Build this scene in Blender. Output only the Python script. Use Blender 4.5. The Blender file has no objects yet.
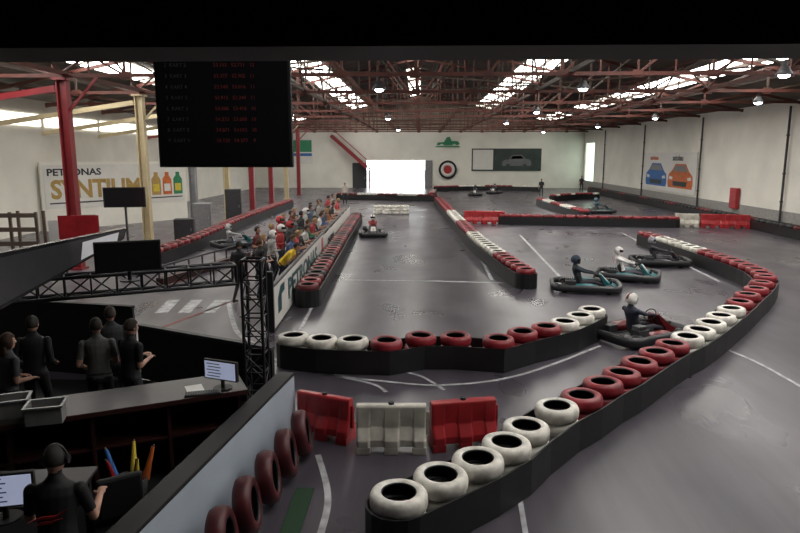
import bpy, bmesh, math, random
import numpy as np
from mathutils import Vector, Matrix, Euler
random.seed(7)
S=bpy.context.scene
COL=S.collection
S.view_settings.view_transform='Standard'
S.view_settings.exposure=.22
F=640.0; TH=math.radians(9.93); PSI=math.radians(1.8); CH=4.0
def P(px,py,z=0.0):
    """survey helper: floor-plan position (metres) of a measured sight line at height z"""
    x=(px-400)/F; v=(266.5-py)/F
    up=-math.sin(TH)+math.cos(TH)*v; fw=math.cos(TH)+math.sin(TH)*v
    t=(z-CH)/up
    X=x*t; Y=fw*t
    return Vector((X*math.cos(PSI)-Y*math.sin(PSI), X*math.sin(PSI)+Y*math.cos(PSI), z))

# ---------------------------------------------------------------- materials
MATS={}
def mat(name,color,rough=.6,metal=0.,noise=.25,scale=6.,bump=0.,emit=0.,spec=.5,stretch=None):
    if name in MATS: return MATS[name]
    m=bpy.data.materials.new(name); m.use_nodes=True
    nt=m.node_tree; b=nt.nodes['Principled BSDF']
    b.inputs['Roughness'].default_value=rough; b.inputs['Metallic'].default_value=metal
    b.inputs['Specular IOR Level'].default_value=spec
    c=(color[0],color[1],color[2],1)
    b.inputs['Base Color'].default_value=c
    tc=nt.nodes.new('ShaderNodeTexCoord'); n=nt.nodes.new('ShaderNodeTexNoise')
    n.inputs['Scale'].default_value=scale; n.inputs['Detail'].default_value=5
    if stretch:
        mp=nt.nodes.new('ShaderNodeMapping'); mp.inputs['Scale'].default_value=stretch
        nt.links.new(tc.outputs['Object'],mp.inputs['Vector']); nt.links.new(mp.outputs['Vector'],n.inputs['Vector'])
    else: nt.links.new(tc.outputs['Object'],n.inputs['Vector'])
    if noise>0:
        r=nt.nodes.new('ShaderNodeValToRGB')
        r.color_ramp.elements[0].position=.3; r.color_ramp.elements[1].position=.65
        k=1-noise
        r.color_ramp.elements[0].color=(c[0]*k,c[1]*k,c[2]*k,1); r.color_ramp.elements[1].color=c
        nt.links.new(n.outputs['Fac'],r.inputs['Fac']); nt.links.new(r.outputs['Color'],b.inputs['Base Color'])
    if bump>0:
        bp=nt.nodes.new('ShaderNodeBump'); bp.inputs['Strength'].default_value=bump; bp.inputs['Distance'].default_value=.02
        nt.links.new(n.outputs['Fac'],bp.inputs['Height']); nt.links.new(bp.outputs['Normal'],b.inputs['Normal'])
    if emit>0:
        b.inputs['Emission Color'].default_value=c; b.inputs['Emission Strength'].default_value=emit
    MATS[name]=m; return m

RED=mat('red_tyre_paint',(.28,.020,.030),.45,noise=.5,scale=5,bump=.3)
DRED=mat('dark_red_tyre_paint',(.15,.016,.02),.5,noise=.5,scale=5,bump=.3)
MAROON=mat('maroon_tyre_paint',(.085,.008,.012),.5,noise=.5,scale=5,bump=.3)
WHT=mat('white_tyre_paint',(.80,.77,.70),.5,noise=.4,scale=7,bump=.3)
RUB=mat('black_rubber',(.014,.014,.016),.55,noise=.4,scale=9,bump=.2)
BELT=mat('belt_rubber',(.008,.008,.010),.5,noise=.5,scale=3,bump=.25)
BLK=mat('matt_black',(.006,.006,.007),.6,noise=.2)
GBLK=mat('gloss_black',(.012,.012,.014),.2,noise=.1)
DGR=mat('dark_grey',(.040,.040,.045),.55)
GRY=mat('mid_grey',(.22,.22,.23),.5)
STEEL=mat('brushed_steel',(.35,.35,.36),.35,metal=.9)
ALU=mat('dark_aluminium',(.05,.05,.055),.4,metal=.8)
WALL=mat('white_painted_wall',(.78,.76,.69),.8,noise=.12,scale=.6,bump=.05)
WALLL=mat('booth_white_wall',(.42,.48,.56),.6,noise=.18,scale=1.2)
RUST=mat('rusty_red_steel',(.12,.032,.022),.6,noise=.55,scale=1.5)
RUST2=mat('dark_rust_steel',(.080,.048,.034),.6,noise=.5,scale=1.5)
CREAM=mat('cream_paint',(.60,.50,.31),.5,noise=.2,scale=2)
CRED=mat('column_red_paint',(.26,.024,.030),.4,noise=.25,scale=2)
PRED=mat('red_plastic',(.40,.022,.028),.35,noise=.35,scale=4)
PWHT=mat('white_plastic',(.58,.55,.48),.4,noise=.4,scale=4)
PBLU=mat('teal_plastic',(.015,.14,.16),.3,noise=.1)
PKR=mat('deep_red_plastic',(.14,.012,.016),.3,noise=.2)
PDG=mat('charcoal_plastic',(.03,.03,.034),.35,noise=.2)
LINE=mat('white_floor_paint',(.46,.46,.48),.5,noise=.6,scale=5)
RLINE=mat('red_floor_paint',(.22,.03,.03),.5,noise=.4,scale=4)
WOOD=mat('weathered_wood',(.15,.11,.085),.6,noise=.4,scale=3,stretch=(1,8,8))
DWOOD=mat('dark_counter',(.022,.017,.018),.4,noise=.3,scale=3,stretch=(1,6,6))
DREDP=mat('dark_red_panel',(.04,.009,.009),.5,noise=.3)
WBAN=mat('banner_white',(.68,.67,.64),.5,noise=.08,scale=2)
SKIN=mat('skin',(.46,.26,.19),.55,noise=.1)
EYEW=mat('eye_white',(.8,.8,.78),.2,noise=0)
GREEN=mat('green_print',(.02,.22,.10),.5,noise=.2)
TXTD=mat('dark_print',(.02,.03,.035),.5,noise=0)
TXTG=mat('gold_print',(.42,.27,.08),.4,noise=.2)
TXTT=mat('petrol_green_print',(.012,.07,.08),.4,noise=0)
ORANGE=mat('orange_print',(.6,.14,.03),.5,noise=.3,scale=3)
BLUE=mat('blue_print',(.03,.14,.42),.5,noise=.3,scale=3)
YEL=mat('yellow_cloth',(.65,.5,.05),.6,noise=.2)
GLASSN=mat('unseen_skylight_sheet',(1.,.97,.92),.4,noise=0,emit=11.5)  # for the unseen near panels, kept stronger to brighten the foreground
GLASSC=mat('skylight_sheet',(1.,.97,.90),.4,noise=0,emit=10.5)
GLASSF=mat('far_skylight_sheet',(1.,.97,.90),.4,noise=0,emit=6.5)
GLASSD=mat('dim_skylight_sheet',(.9,.85,.72),.4,noise=0,emit=2.5)
LAMPM=mat('lamp_glow',(.85,.92,1),.3,noise=0,emit=30)
SCRW=mat('screen_white',(.50,.55,.75),.3,noise=.2,emit=.40)
SCRT=mat('screen_text_red',(.10,.014,.012),.6,noise=0,emit=.12)
SCRG=mat('screen_text_grey',(.035,.035,.04),.6,noise=0,emit=.05)
GCARP=mat('green_carpet',(.010,.045,.016),.8,noise=.3,scale=30)

def floor_mat():
    m=bpy.data.materials.new('polished_track_concrete'); m.use_nodes=True
    nt=m.node_tree; b=nt.nodes['Principled BSDF']
    tc=nt.nodes.new('ShaderNodeTexCoord')
    def noise(scale,st,dist=0.,det=8):
        mp=nt.nodes.new('ShaderNodeMapping'); mp.inputs['Scale'].default_value=st
        n=nt.nodes.new('ShaderNodeTexNoise'); n.inputs['Scale'].default_value=scale; n.inputs['Detail'].default_value=det; n.inputs['Roughness'].default_value=.6; n.inputs['Distortion'].default_value=dist
        nt.links.new(tc.outputs['Object'],mp.inputs['Vector']); nt.links.new(mp.outputs['Vector'],n.inputs['Vector']); return n
    a=noise(.35,(1,.5,1)); c=noise(1.2,(2.2,.18,1),.4); g=noise(.5,(1,.7,1),0,2)
    mx=nt.nodes.new('ShaderNodeMix'); mx.data_type='FLOAT'; mx.inputs[0].default_value=.5
    nt.links.new(a.outputs['Fac'],mx.inputs[2]); nt.links.new(c.outputs['Fac'],mx.inputs[3])
    r=nt.nodes.new('ShaderNodeValToRGB'); e=r.color_ramp.elements
    e[0].position=.36; e[0].color=(.034,.030,.038,1); e[1].position=.66; e[1].color=(.085,.075,.094,1)
    nt.links.new(mx.outputs[0],r.inputs['Fac']); nt.links.new(r.outputs['Color'],b.inputs['Base Color'])
    r2=nt.nodes.new('ShaderNodeMapRange'); r2.inputs[1].default_value=.3; r2.inputs[2].default_value=.7; r2.inputs[3].default_value=.25; r2.inputs[4].default_value=.38
    nt.links.new(g.outputs['Fac'],r2.inputs[0]); nt.links.new(r2.outputs[0],b.inputs['Roughness'])
    return m
FLOORM=floor_mat()
def roof_mat():
    m=bpy.data.materials.new('corrugated_roof_sheet'); m.use_nodes=True
    nt=m.node_tree; b=nt.nodes['Principled BSDF']; tc=nt.nodes.new('ShaderNodeTexCoord')
    w=nt.nodes.new('ShaderNodeTexWave'); w.bands_direction='Y'; w.inputs['Scale'].default_value=1.6; w.inputs['Distortion'].default_value=.2
    n=nt.nodes.new('ShaderNodeTexNoise'); n.inputs['Scale'].default_value=.5; n.inputs['Detail'].default_value=6
    nt.links.new(tc.outputs['Object'],w.inputs['Vector']); nt.links.new(tc.outputs['Object'],n.inputs['Vector'])
    r=nt.nodes.new('ShaderNodeValToRGB'); e=r.color_ramp.elements
    e[0].position=.35; e[0].color=(.035,.027,.022,1); e[1].position=.7; e[1].color=(.13,.105,.08,1)
    nt.links.new(n.outputs['Fac'],r.inputs['Fac']); nt.links.new(r.outputs['Color'],b.inputs['Base Color'])
    bp=nt.nodes.new('ShaderNodeBump'); bp.inputs['Strength'].default_value=.6; bp.inputs['Distance'].default_value=.05
    nt.links.new(w.outputs['Fac'],bp.inputs['Height']); nt.links.new(bp.outputs['Normal'],b.inputs['Normal'])
    b.inputs['Roughness'].default_value=.75
    return m
ROOFM=roof_mat()
def brick_mat():
    m=bpy.data.materials.new('pale_block_gable'); m.use_nodes=True
    nt=m.node_tree; b=nt.nodes['Principled BSDF']; tc=nt.nodes.new('ShaderNodeTexCoord')
    mp=nt.nodes.new('ShaderNodeMapping'); mp.inputs['Rotation'].default_value=(math.pi/2,0,0)
    br=nt.nodes.new('ShaderNodeTexBrick'); br.inputs['Scale'].default_value=1.; br.inputs['Color1'].default_value=(.36,.32,.26,1); br.inputs['Color2'].default_value=(.29,.25,.20,1); br.inputs['Mortar'].default_value=(.18,.15,.12,1)
    nt.links.new(tc.outputs['Object'],mp.inputs['Vector']); nt.links.new(mp.outputs['Vector'],br.inputs['Vector']); nt.links.new(br.outputs['Color'],b.inputs['Base Color'])
    b.inputs['Roughness'].default_value=.85
    return m
BRICK=brick_mat()

# ---------------------------------------------------------------- mesh builder
class MB:
    def __init__(s): s.v=[];s.f=[];s.m=[];s.s=[]
    def add(s,vs,fs,m=0,sm=False):
        o=len(s.v); s.v+= [tuple(v) for v in vs]; s.f+=[tuple(i+o for i in f) for f in fs]
        if isinstance(m,int): s.m+=[m]*len(fs)
        else: s.m+=list(m)
        s.s+=[sm]*len(fs); return s
    def box(s,c,d,m=0,R=None):
        c=Vector(c); vs=[]
        for i in range(8):
            p=Vector(((i&1)-.5,((i>>1)&1)-.5,((i>>2)&1)-.5)); p=Vector((p.x*d[0],p.y*d[1],p.z*d[2]))
            if R is not None: p=R@p
            vs.append(c+p)
        return s.add(vs,[(0,2,3,1),(4,5,7,6),(0,1,5,4),(2,6,7,3),(0,4,6,2),(1,3,7,5)],m)
    def bar(s,a,b,w,h,m=0):
        a=Vector(a);b=Vector(b);d=b-a;L=d.length;u=d.normalized()
        up=Vector((0,0,1)) if abs(u.z)<.95 else Vector((0,1,0))
        x=u.cross(up).normalized(); y=x.cross(u)
        R=Matrix((x,u,y)).transposed()
        return s.box((a+b)/2,(w,L,h),m,R)
    def cyl(s,a,b,r0,r1=None,n=12,m=0,sm=True,cap=True):
        if r1 is None:r1=r0
        a=Vector(a);b=Vector(b);u=(b-a).normalized()
        t=Vector((0,0,1)) if abs(u.z)<.9 else Vector((1,0,0))
        x=u.cross(t).normalized();y=u.cross(x)
        vs=[];fs=[]
        for i in range(n):
            an=2*math.pi*i/n;d=x*math.cos(an)+y*math.sin(an)
            vs+= [a+d*r0,b+d*r1]
        for i in range(n):
            j=(i+1)%n; fs.append((2*i,2*j,2*j+1,2*i+1))
        s.add(vs,fs,m,sm)
        if cap:
            s.add([vs[2*i] for i in range(n)],[tuple(range(n))[::-1]],m); s.add([vs[2*i+1] for i in range(n)],[tuple(range(n))],m)
        return s
    def sph(s,c,r,nu=14,nv=9,m=0,R=None,fn=None):
        c=Vector(c)
        if not hasattr(r,'__len__'): r=(r,r,r)
        vs=[];fs=[];ms=[]
        def pt(a,b): 
            p=Vector((math.cos(a)*math.cos(b),math.sin(a)*math.cos(b),math.sin(b)))
            return p
        ds=[]
        for j in range(1,nv):
            b=-math.pi/2+math.pi*j/nv
            for i in range(nu): ds.append(pt(2*math.pi*i/nu,b))
        ds+=[Vector((0,0,-1)),Vector((0,0,1))]
        for d in ds:
            p=Vector((d.x*r[0],d.y*r[1],d.z*r[2]))
            if R is not None: p=R@p
            vs.append(c+p)
        for j in range(nv-2):
            for i in range(nu):
                k=(i+1)%nu; fs.append((j*nu+i,j*nu+k,(j+1)*nu+k,(j+1)*nu+i))
        q=(nv-1)*nu
        for i in range(nu):
            k=(i+1)%nu; fs.append((q,k,i)); fs.append((q+1,(nv-2)*nu+i,(nv-2)*nu+k))
        if fn:
            keep=[];mm=[]
            for f in fs:
                d=sum((ds[i] for i in f),Vector())/len(f); k=fn(d)
                if k is not None: keep.append(f);mm.append(k)
            return s.add(vs,keep,mm,True)
        return s.add(vs,fs,m,True)
    def lathe(s,prof,n=24,m=0,c=(0,0,0),axis='Z',sm=True):
        """closed profile [(r,z)]; m may be list per segment"""
        vs=[];fs=[];ms=[];K=len(prof)
        for i in range(n):
            a=2*math.pi*i/n
            for r,z in prof:
                p=Vector((r*math.cos(a),r*math.sin(a),z))
                if axis=='X': p=Vector((p.z,p.x,p.y))
                if axis=='Y': p=Vector((p.y,p.z,p.x))
                vs.append(p+Vector(c))
        for i in range(n):
            j=(i+1)%n
            for k in range(K):
                l=(k+1)%K; fs.append((i*K+k,j*K+k,j*K+l,i*K+l)); ms.append(m if isinstance(m,int) else m[k])
        return s.add(vs,fs,ms,sm)
    def prism(s,poly,y0,y1,m=0,fr=None):
        """poly in local (x,z), extruded along y"""
        n=len(poly); vs=[(x,y0,z) for x,z in poly]+[(x,y1,z) for x,z in poly]
        fs=[tuple(range(n)),tuple(range(n,2*n))[::-1]]+[(i,i+n,(i+1)%n+n,(i+1)%n) for i in range(n)]
        return s.add(vs,fs,m)
    def sweep(s,pts,prof,closed=True,m=0,sm=False):
        """plan-path sweep, profile (outward offset, z)"""
        n=len(pts);K=len(prof);vs=[];fs=[]
        for i in range(n):
            a=Vector(pts[i-1 if (closed or i>0) else 0]); b=Vector(pts[(i+1)%n if (closed or i<n-1) else n-1])
            d=Vector((b[0]-a[0],b[1]-a[1])); d=d.normalized() if d.length>1e-6 else Vector((1,0))
            nr=Vector((d.y,-d.x))
            for u,z in prof: vs.append((pts[i][0]+nr.x*u,pts[i][1]+nr.y*u,z))
        for i in range(n if closed else n-1):
            j=(i+1)%n
            for k in range(K):
                l=(k+1)%K; fs.append((i*K+k,j*K+k,j*K+l,i*K+l))
        if not closed: fs+=[tuple(range(K))[::-1],tuple((n-1)*K+k for k in range(K))]
        return s.add(vs,fs,m,sm)
    def tube(s,path,r,n=8,m=0,closed=False):
        N=len(path)
        for i in range(N if closed else N-1):
            s.cyl(path[i],path[(i+1)%N],r,r,n,m); s.sph(path[i],r,n,5,m)
        return s
    def mesh(s,name,mats,fix=True):
        me=bpy.data.meshes.new(name); me.from_pydata(s.v,[],s.f)
        for a in mats: me.materials.append(a)
        me.polygons.foreach_set('material_index',s.m); me.polygons.foreach_set('use_smooth',s.s)
        if fix:
            bm=bmesh.new(); bm.from_mesh(me); bmesh.ops.recalc_face_normals(bm,faces=bm.faces); bm.to_mesh(me); bm.free()
        me.update(); return me
    def obj(s,name,mats,parent=None,loc=(0,0,0),rot=(0,0,0),bevel=0,fix=True):
        if not isinstance(mats,(list,tuple)): mats=[mats]
        o=bpy.data.objects.new(name,s.mesh(name,mats,fix)); COL.objects.link(o)
        o.location=loc;o.rotation_euler=rot
        if parent: o.parent=parent
        if bevel:
            b=o.modifiers.new('b','BEVEL'); b.width=bevel; b.segments=2; b.limit_method='ANGLE'
        return o
def tag(o,label,cat,group=None):
    o['label']=label;o['category']=cat
    if group:o['group']=group
    return o
def struct(o): o['kind']='structure'; return o
def empty(name,loc=(0,0,0),rz=0.):
    o=bpy.data.objects.new(name,None); COL.objects.link(o); o.empty_display_size=.2
    o.location=loc;o.rotation_euler=(0,0,rz); return o
def text(body,size,m,loc,rot,parent=None,bold=.0,ext=.004,align='LEFT',name='lettering',sx=1.,shear=0.):
    cu=bpy.data.curves.new('t','FONT'); cu.body=body; cu.size=size; cu.extrude=ext; cu.offset=bold; cu.align_x=align; cu.resolution_u=3; cu.shear=shear
    t=bpy.data.objects.new('t',cu); COL.objects.link(t)
    dg=bpy.context.evaluated_depsgraph_get(); dg.update()
    me=bpy.data.meshes.new_from_object(t.evaluated_get(dg)); bpy.data.objects.remove(t); bpy.data.curves.remove(cu)
    me.materials.clear(); me.materials.append(m)
    o=bpy.data.objects.new(name,me); COL.objects.link(o); o.location=loc;o.rotation_euler=rot; o.scale=(sx,1,1)
    if parent:o.parent=parent
    return o

# ---------------------------------------------------------------- people (first: cheap depsgraph)
def ik(a,b,l1,l2,hint):
    d=b-a; D=max(.05,min(d.length,(l1+l2)*.995)); u=d.normalized()
    x=(l1*l1-l2*l2+D*D)/(2*D); h=math.sqrt(max(0,l1*l1-x*x))
    n=(hint-u*hint.dot(u)).normalized()
    return a+u*x+n*h, a+u*D
def cloth(c):
    k='cloth_%d_%d_%d'%tuple(int(x*1000) for x in c)
    return mat(k,c,.75,noise=.25,scale=12)
def person(loc,rz,label,pelvis=(0,0,.93),lean=0.,side=0.,turn=0.,nod=0.,hl=None,hr=None,fl=None,fr=None,
           top=(.1,.1,.1),bot=(.03,.035,.05),shoe=(.02,.02,.02),hair=(.03,.02,.015),longhair=False,sleeve='short',
           helmet=None,voxel=.018,scale=1.,group=None,eyes=False,extra=None):
    V=Vector
    pel=V(pelvis); sd=V((side,math.sin(lean),math.cos(lean))).normalized()
    lat=V((1,0,0)); fwd=sd.cross(lat)*-1
    if fwd.y<0 and lean<1.2: fwd=-fwd
    g=MB(); segs=[]
    def cap(a,b,ra,rb,l,n=10):
        g.cyl(a,b,ra,rb,n,cap=True); g.sph(a,ra,n,6); g.sph(b,rb,n,6); segs.append((a,b,ra,rb,l))
    rings=[(-.13,.09,.08),(-.09,.14,.105),(0,.165,.118),(.10,.15,.108),(.20,.145,.105),(.32,.165,.118),(.42,.185,.112),(.48,.165,.09),(.52,.09,.065),(.56,.058,.058)]
    vs=[];n=16;cs=[]
    for t,w,d in rings:
        c=pel+sd*t; cs.append((c,w,d,t))
        for i in range(n):
            a=2*math.pi*i/n; vs.append(c+lat*math.cos(a)*w+fwd*math.sin(a)*d)
    fs=[(j*n+i,j*n+(i+1)%n,(j+1)*n+(i+1)%n,(j+1)*n+i) for j in range(len(rings)-1) for i in range(n)]
    fs+=[tuple(range(n))[::-1],tuple((len(rings)-1)*n+i for i in range(n))]
    g.add(vs,fs)
    for k in range(len(cs)-1):
        l='bot' if cs[k+1][3]<=.0 else 'top'
        segs.append((cs[k][0],cs[k+1][0],(cs[k][1]+cs[k][2])/2,(cs[k+1][1]+cs[k+1][2])/2,l))
        for sx in(-1,1): segs.append((cs[k][0]+lat*sx*cs[k][1]*.5,cs[k+1][0]+lat*sx*cs[k+1][1]*.5,cs[k][2]*.95,cs[k+1][2]*.95,l))
    neck=pel+sd*.53
    hd=V((math.sin(side)*.5,math.sin(lean*.5+nod*.5),math.cos(lean*.5+nod*.5))).normalized()
    ht=hd; hc=neck+hd*.155+fwd*.01
    cap(neck-sd*.02,neck+hd*.08,.055,.052,'skin')
    RZ=Matrix.Rotation(turn,3,'Z')@Matrix.Rotation(-(lean*.35+nod),3,'X')
    g.sph(hc,(.074,.092,.112),14,10,R=RZ)
    g.sph(hc+RZ@V((0,.022,-.055)),(.056,.068,.062),12,8,R=RZ)
    segs.append((hc+RZ@V((0,0,.03)),hc+RZ@V((0,.02,-.06)),.085,.065,'skin'))
    a=hc+RZ@V((0,.088,.015)); b=hc+RZ@V((0,.108,-.022)); g.cyl(a,b,.008,.016,8); g.sph(b,.016,8,6)
    g.sph(hc+RZ@V((0,.078,.03)),(.05,.018,.012),10,6,R=RZ)
    for sx in(-1,1): g.sph(hc+RZ@V((sx*.076,-.005,-.005)),(.012,.02,.032),8,6,R=RZ)
    for sx,tg in((-1,hl),(1,hr)):
        sh=pel+sd*.445+lat*sx*.185
        T=V(tg) if tg is not None else V((sx*.26,.08,pel.z-.08))
        el,wr=ik(sh,T,.29,.25,V((sx*.22,-.6,-.75)))
        cap(sh,el,.058,.043,'top'); 
        sl='top' if sleeve=='long' else 'skin'
        if sleeve=='short':
            segs[-1]=(sh,sh.lerp(el,.7),.058,.05,'top'); segs.append((sh.lerp(el,.7),el,.048,.043,'skin'))
        cap(el,wr,.041,.028,sl)
        u=(wr-el).normalized(); w=u.cross(V((0,0,1)));
        if w.length<.1: w=u.cross(V((0,1,0)))
        w.normalize(); c=u.cross(w).normalized(); 
        if c.z>0: c=-c
        hl_='glove' if helmet else 'skin'
        pc=wr+u*.045
        g.sph(pc,(.040,.052,.018),10,7,R=Matrix((w,u,c)).transposed()); segs.append((wr+u*.01,pc+u*.04,.03,.03,hl_))
        for q,(off,ln) in enumerate(((-.030,.030),(-.010,.038),(.010,.036),(.029,.028))):
            p0=pc+u*.04+w*off; p1=p0+(u*.9+c*.35).normalized()*ln; p2=p1+(u*.45+c*.9).normalized()*ln*.8
            cap(p0,p1,.0105,.010,hl_,6); cap(p1,p2,.010,.009,hl_,6)
        p0=wr+u*.03-w*sx*.034; p1=p0+(u*.6-w*sx*.75).normalized()*.035; p2=p1+(u*.9+c*.4).normalized()*.03
        cap(p0,p1,.013,.012,hl_,6); cap(p1,p2,.012,.010,hl_,6)
    for sx,tg in((-1,fl),(1,fr)):
        hp=pel+lat*sx*.09-sd*.03
        T=V(tg) if tg is not None else V((sx*.12,-.02,.085))
        kn,an=ik(hp,T,.43,.42,V((sx*.12,1,.15)))
        cap(hp,kn,.088,.058,'bot'); cap(kn,an,.056,.04,'bot')
        sh_=kn-an; fd=V((0,1,0)) if abs(sh_.normalized().z)>.6 else V((sx*.2,.35,.9)).normalized()
        cap(an-V((0,0,.03)) if fd.y>.9 else an,an+fd*.17-(V((0,0,.045)) if fd.y>.9 else V()), .042,.035,'shoe')
    me=g.mesh('body',[])
    t=bpy.data.objects.new('tmp',me); COL.objects.link(t)
    md=t.modifiers.new('r','REMESH'); md.mode='VOXEL'; md.voxel_size=voxel
    dg=bpy.context.evaluated_depsgraph_get(); dg.update()
    m2=bpy.data.meshes.new_from_object(t.evaluated_get(dg)); bpy.data.objects.remove(t); bpy.data.meshes.remove(me)
    bm=bmesh.new(); bm.from_mesh(m2)
    bmesh.ops.smooth_vert(bm,verts=bm.verts,factor=.5,use_axis_x=True,use_axis_y=True,use_axis_z=True)
    bm.to_mesh(m2); bm.free()
    labs=['top','bot','skin','shoe','glove']
    nf=len(m2.polygons); cen=np.zeros(nf*3); m2.polygons.foreach_get('center',cen); cen=cen.reshape(-1,3)
    best=np.full(nf,1e9); idx=np.zeros(nf,int)
    for a,b,ra,rb,l in segs:
        A=np.array(a);D=np.array(b)-A;L2=max(1e-9,D@D); tt=np.clip((cen-A)@D/L2,0,1)
        d=np.linalg.norm(cen-(A+tt[:,None]*D),axis=1)-(ra+(rb-ra)*tt)
        k=d<best; best[k]=d[k]; idx[k]=labs.index(l)
    m2.materials.clear()
    for c in (cloth(top),cloth(bot),SKIN,cloth(shoe),DGR): m2.materials.append(c)
    m2.polygons.foreach_set('material_index',idx.astype(np.int32)); m2.polygons.foreach_set('use_smooth',np.ones(nf,bool)); m2.update()
    m2.name='person'
    o=bpy.data.objects.new('person',m2); COL.objects.link(o); o.location=loc; o.rotation_euler=(0,0,rz); o.scale=(scale,)*3
    tag(o,label,'person',group)
    q=RZ.to_quaternion()
    if helmet:
        h=MB()
        def fn(d):
            if d.z<-.72: return None
            if d.y>.25 and -.22<d.z<.32 : return 1
            if abs(d.x)<.22 and d.z>0: return 2
            return 0
        h.sph((0,0,0),(.128,.148,.145),24,16,fn=fn)
        h.sph((0,.075,-.07),(.085,.085,.05),14,8,m=0)
        ho=h.obj('helmet',[cloth(helmet) if isinstance(helmet,tuple) else helmet,GBLK,DRED],o,hc+RZ@V((0,.01,.0)))
        ho.rotation_mode='QUATERNION'; ho.rotation_quaternion=q
    else:
        h=MB()
        def fn(d):
            if d.y>.15 and d.z<.45: return None
            if d.z<(-.75 if longhair else -.35): return None
            return 0
        h.sph((0,-.006,.012),(.084,.101,.119) if not longhair else (.09,.11,.13),22,14,fn=fn)
        if longhair:
            h.sph((0,-.075,-.12),(.07,.04,.13),14,10)
        ho=h.obj('hair',[cloth(hair)],o,hc); ho.rotation_mode='QUATERNION'; ho.rotation_quaternion=q
        sm=ho.modifiers.new('s','SOLIDIFY'); sm.thickness=.01
        if eyes:
            for sx in(-1,1):
                e=MB(); e.sph((0,0,0),(.014,.01,.009),10,7); e.sph((0,.008,0),(.006,.005,.006),8,6,m=1)
                eo=e.obj('eye',[EYEW,BLK],o,hc+RZ@V((sx*.03,.084,.005))); eo.rotation_mode='QUATERNION'; eo.rotation_quaternion=q
            e=MB(); e.sph((0,0,0),(.024,.008,.007),10,6)
            eo=e.obj('mouth',[cloth((.35,.1,.08))],o,hc+RZ@V((0,.09,-.055))); eo.rotation_mode='QUATERNION'; eo.rotation_quaternion=q
    o['hc']=list(hc)
    return o
R90=math.pi/2

# fence line of the pit wall
FA=Vector((-3.33,14.1,0)); FB=Vector((-4.2,38.,0)); FD=(FB-FA).normalized(); FN=Vector((-FD.y,FD.x,0)) # FN points away from track (-X)
def fence_x(y): return FA.x+(FB.x-FA.x)*(y-FA.y)/(FB.y-FA.y)
leaners=[
 (18.2,(.80,.55,.03),'person in a yellow top bending over the pit fence',.8),
 (19.2,(.06,.10,.22),'person in a dark blue top leaning on the pit fence',.35),
 (20.0,(.45,.03,.04),'person in a red top leaning on the pit fence',.3),
 (20.9,(.04,.04,.045),'person in a black top watching from the pit fence',.2),
 (21.8,(.55,.53,.5),'person in a pale top leaning on the pit fence',.4),
 (22.8,(.04,.18,.10),'person in a green top leaning on the pit fence',.25),
 (23.8,(.30,.03,.03),'person in a dark red top leaning on the pit fence',.4),
 (24.9,(.05,.05,.07),'person in a charcoal jacket at the pit fence',.2),
 (26.0,(.6,.58,.55),'person in a white shirt leaning on the pit fence',.3),
 (27.2,(.08,.16,.35),'person in a blue top leaning on the pit fence',.3),
 (28.4,(.10,.10,.11),'person in a dark grey top at the pit fence',.2),
 (29.6,(.40,.13,.05),'person in an orange top at the pit fence',.3),
 (31.2,(.05,.05,.05),'person in a black top at the pit fence',.25),
 (32.6,(.62,.60,.57),'person in a pale shirt at the pit fence',.2),
 (34.2,(.5,.05,.06),'person in a red jacket at the pit fence',.2),
]
hairs=[(.03,.02,.015),(.10,.05,.02),(.35,.22,.09),(.02,.02,.02)]
for i,(y,c,lb,le) in enumerate(leaners):
    gap=.46+.05*math.sin(i*3.) if i else .34
    person((fence_x(y)-gap,y,0),-R90+random.uniform(-.3,.2),lb,pelvis=(0,-.12*le*2,.90),lean=le,nod=.25,
           hl=(-.2,gap-.10,1.12),hr=(.2,gap-.10,1.12),fl=(-.13,-.1,.085),fr=(.12,.06,.085),top=c,
           bot=random.choice([(.02,.025,.05),(.015,.015,.018),(.06,.07,.1)]),hair=hairs[i%4],sleeve='long' if i%2 else 'short',voxel=.02,scale=random.uniform(.97,1.04),group='spectators at the pit fence')
back=[(17.4,1.0,(.03,.03,.03),'person in black standing behind the pit fence',None),
 (18.6,1.15,(.05,.05,.05),'person in a dark jacket standing behind the spectators',None),
 (19.6,1.10,(.42,.40,.38),'person in a grey shirt and white helmet behind the spectators',(.75,.73,.7)),
 (20.3,1.7,(.12,.02,.02),'person in a maroon top standing behind the spectators',None),
 (20.9,1.05,(.40,.04,.04),'person in a red suit and white helmet behind the fence',(.75,.73,.7)),
 (21.6,1.5,(.03,.05,.12),'person in a navy top standing behind the spectators',None),
 (22.3,1.0,(.05,.05,.05),'person in a black suit and red helmet behind the fence',(.45,.04,.04)),
 (23.1,1.5,(.5,.04,.04),'person in a red racing suit and red helmet',(.5,.05,.05)),
 (23.8,1.05,(.10,.10,.11),'person in a grey top standing behind the spectators',None),
 (24.6,1.6,(.04,.04,.045),'person in a black jacket standing behind the spectators',None),
 (25.5,1.05,(.03,.03,.03),'person in a black shirt standing behind the spectators',None),
 (26.3,1.6,(.15,.03,.03),'person in a dark red jacket standing behind the spectators',None),
 (27.0,1.1,(.55,.53,.5),'person in a white suit and white helmet',(.75,.73,.7)),
 (27.9,1.7,(.04,.05,.08),'person in a navy jacket standing behind the spectators',None),
 (28.7,1.1,(.10,.14,.2),'person in a slate blue shirt standing behind the spectators',None),
 (30.2,1.3,(.1,.1,.12),'person in a grey jacket standing behind the spectators',None),
 (31.8,1.1,(.35,.33,.3),'person in a beige top standing behind the spectators',None),
 (33.4,1.3,(.04,.04,.05),'person in a dark suit and black helmet',(.05,.05,.06)),
 (35.4,1.0,(.4,.05,.05),'person in a red top standing near the pit fence',None),
 (36.8,.9,(.3,.3,.3),'person in a grey top at the end of the fence',None)]
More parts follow.
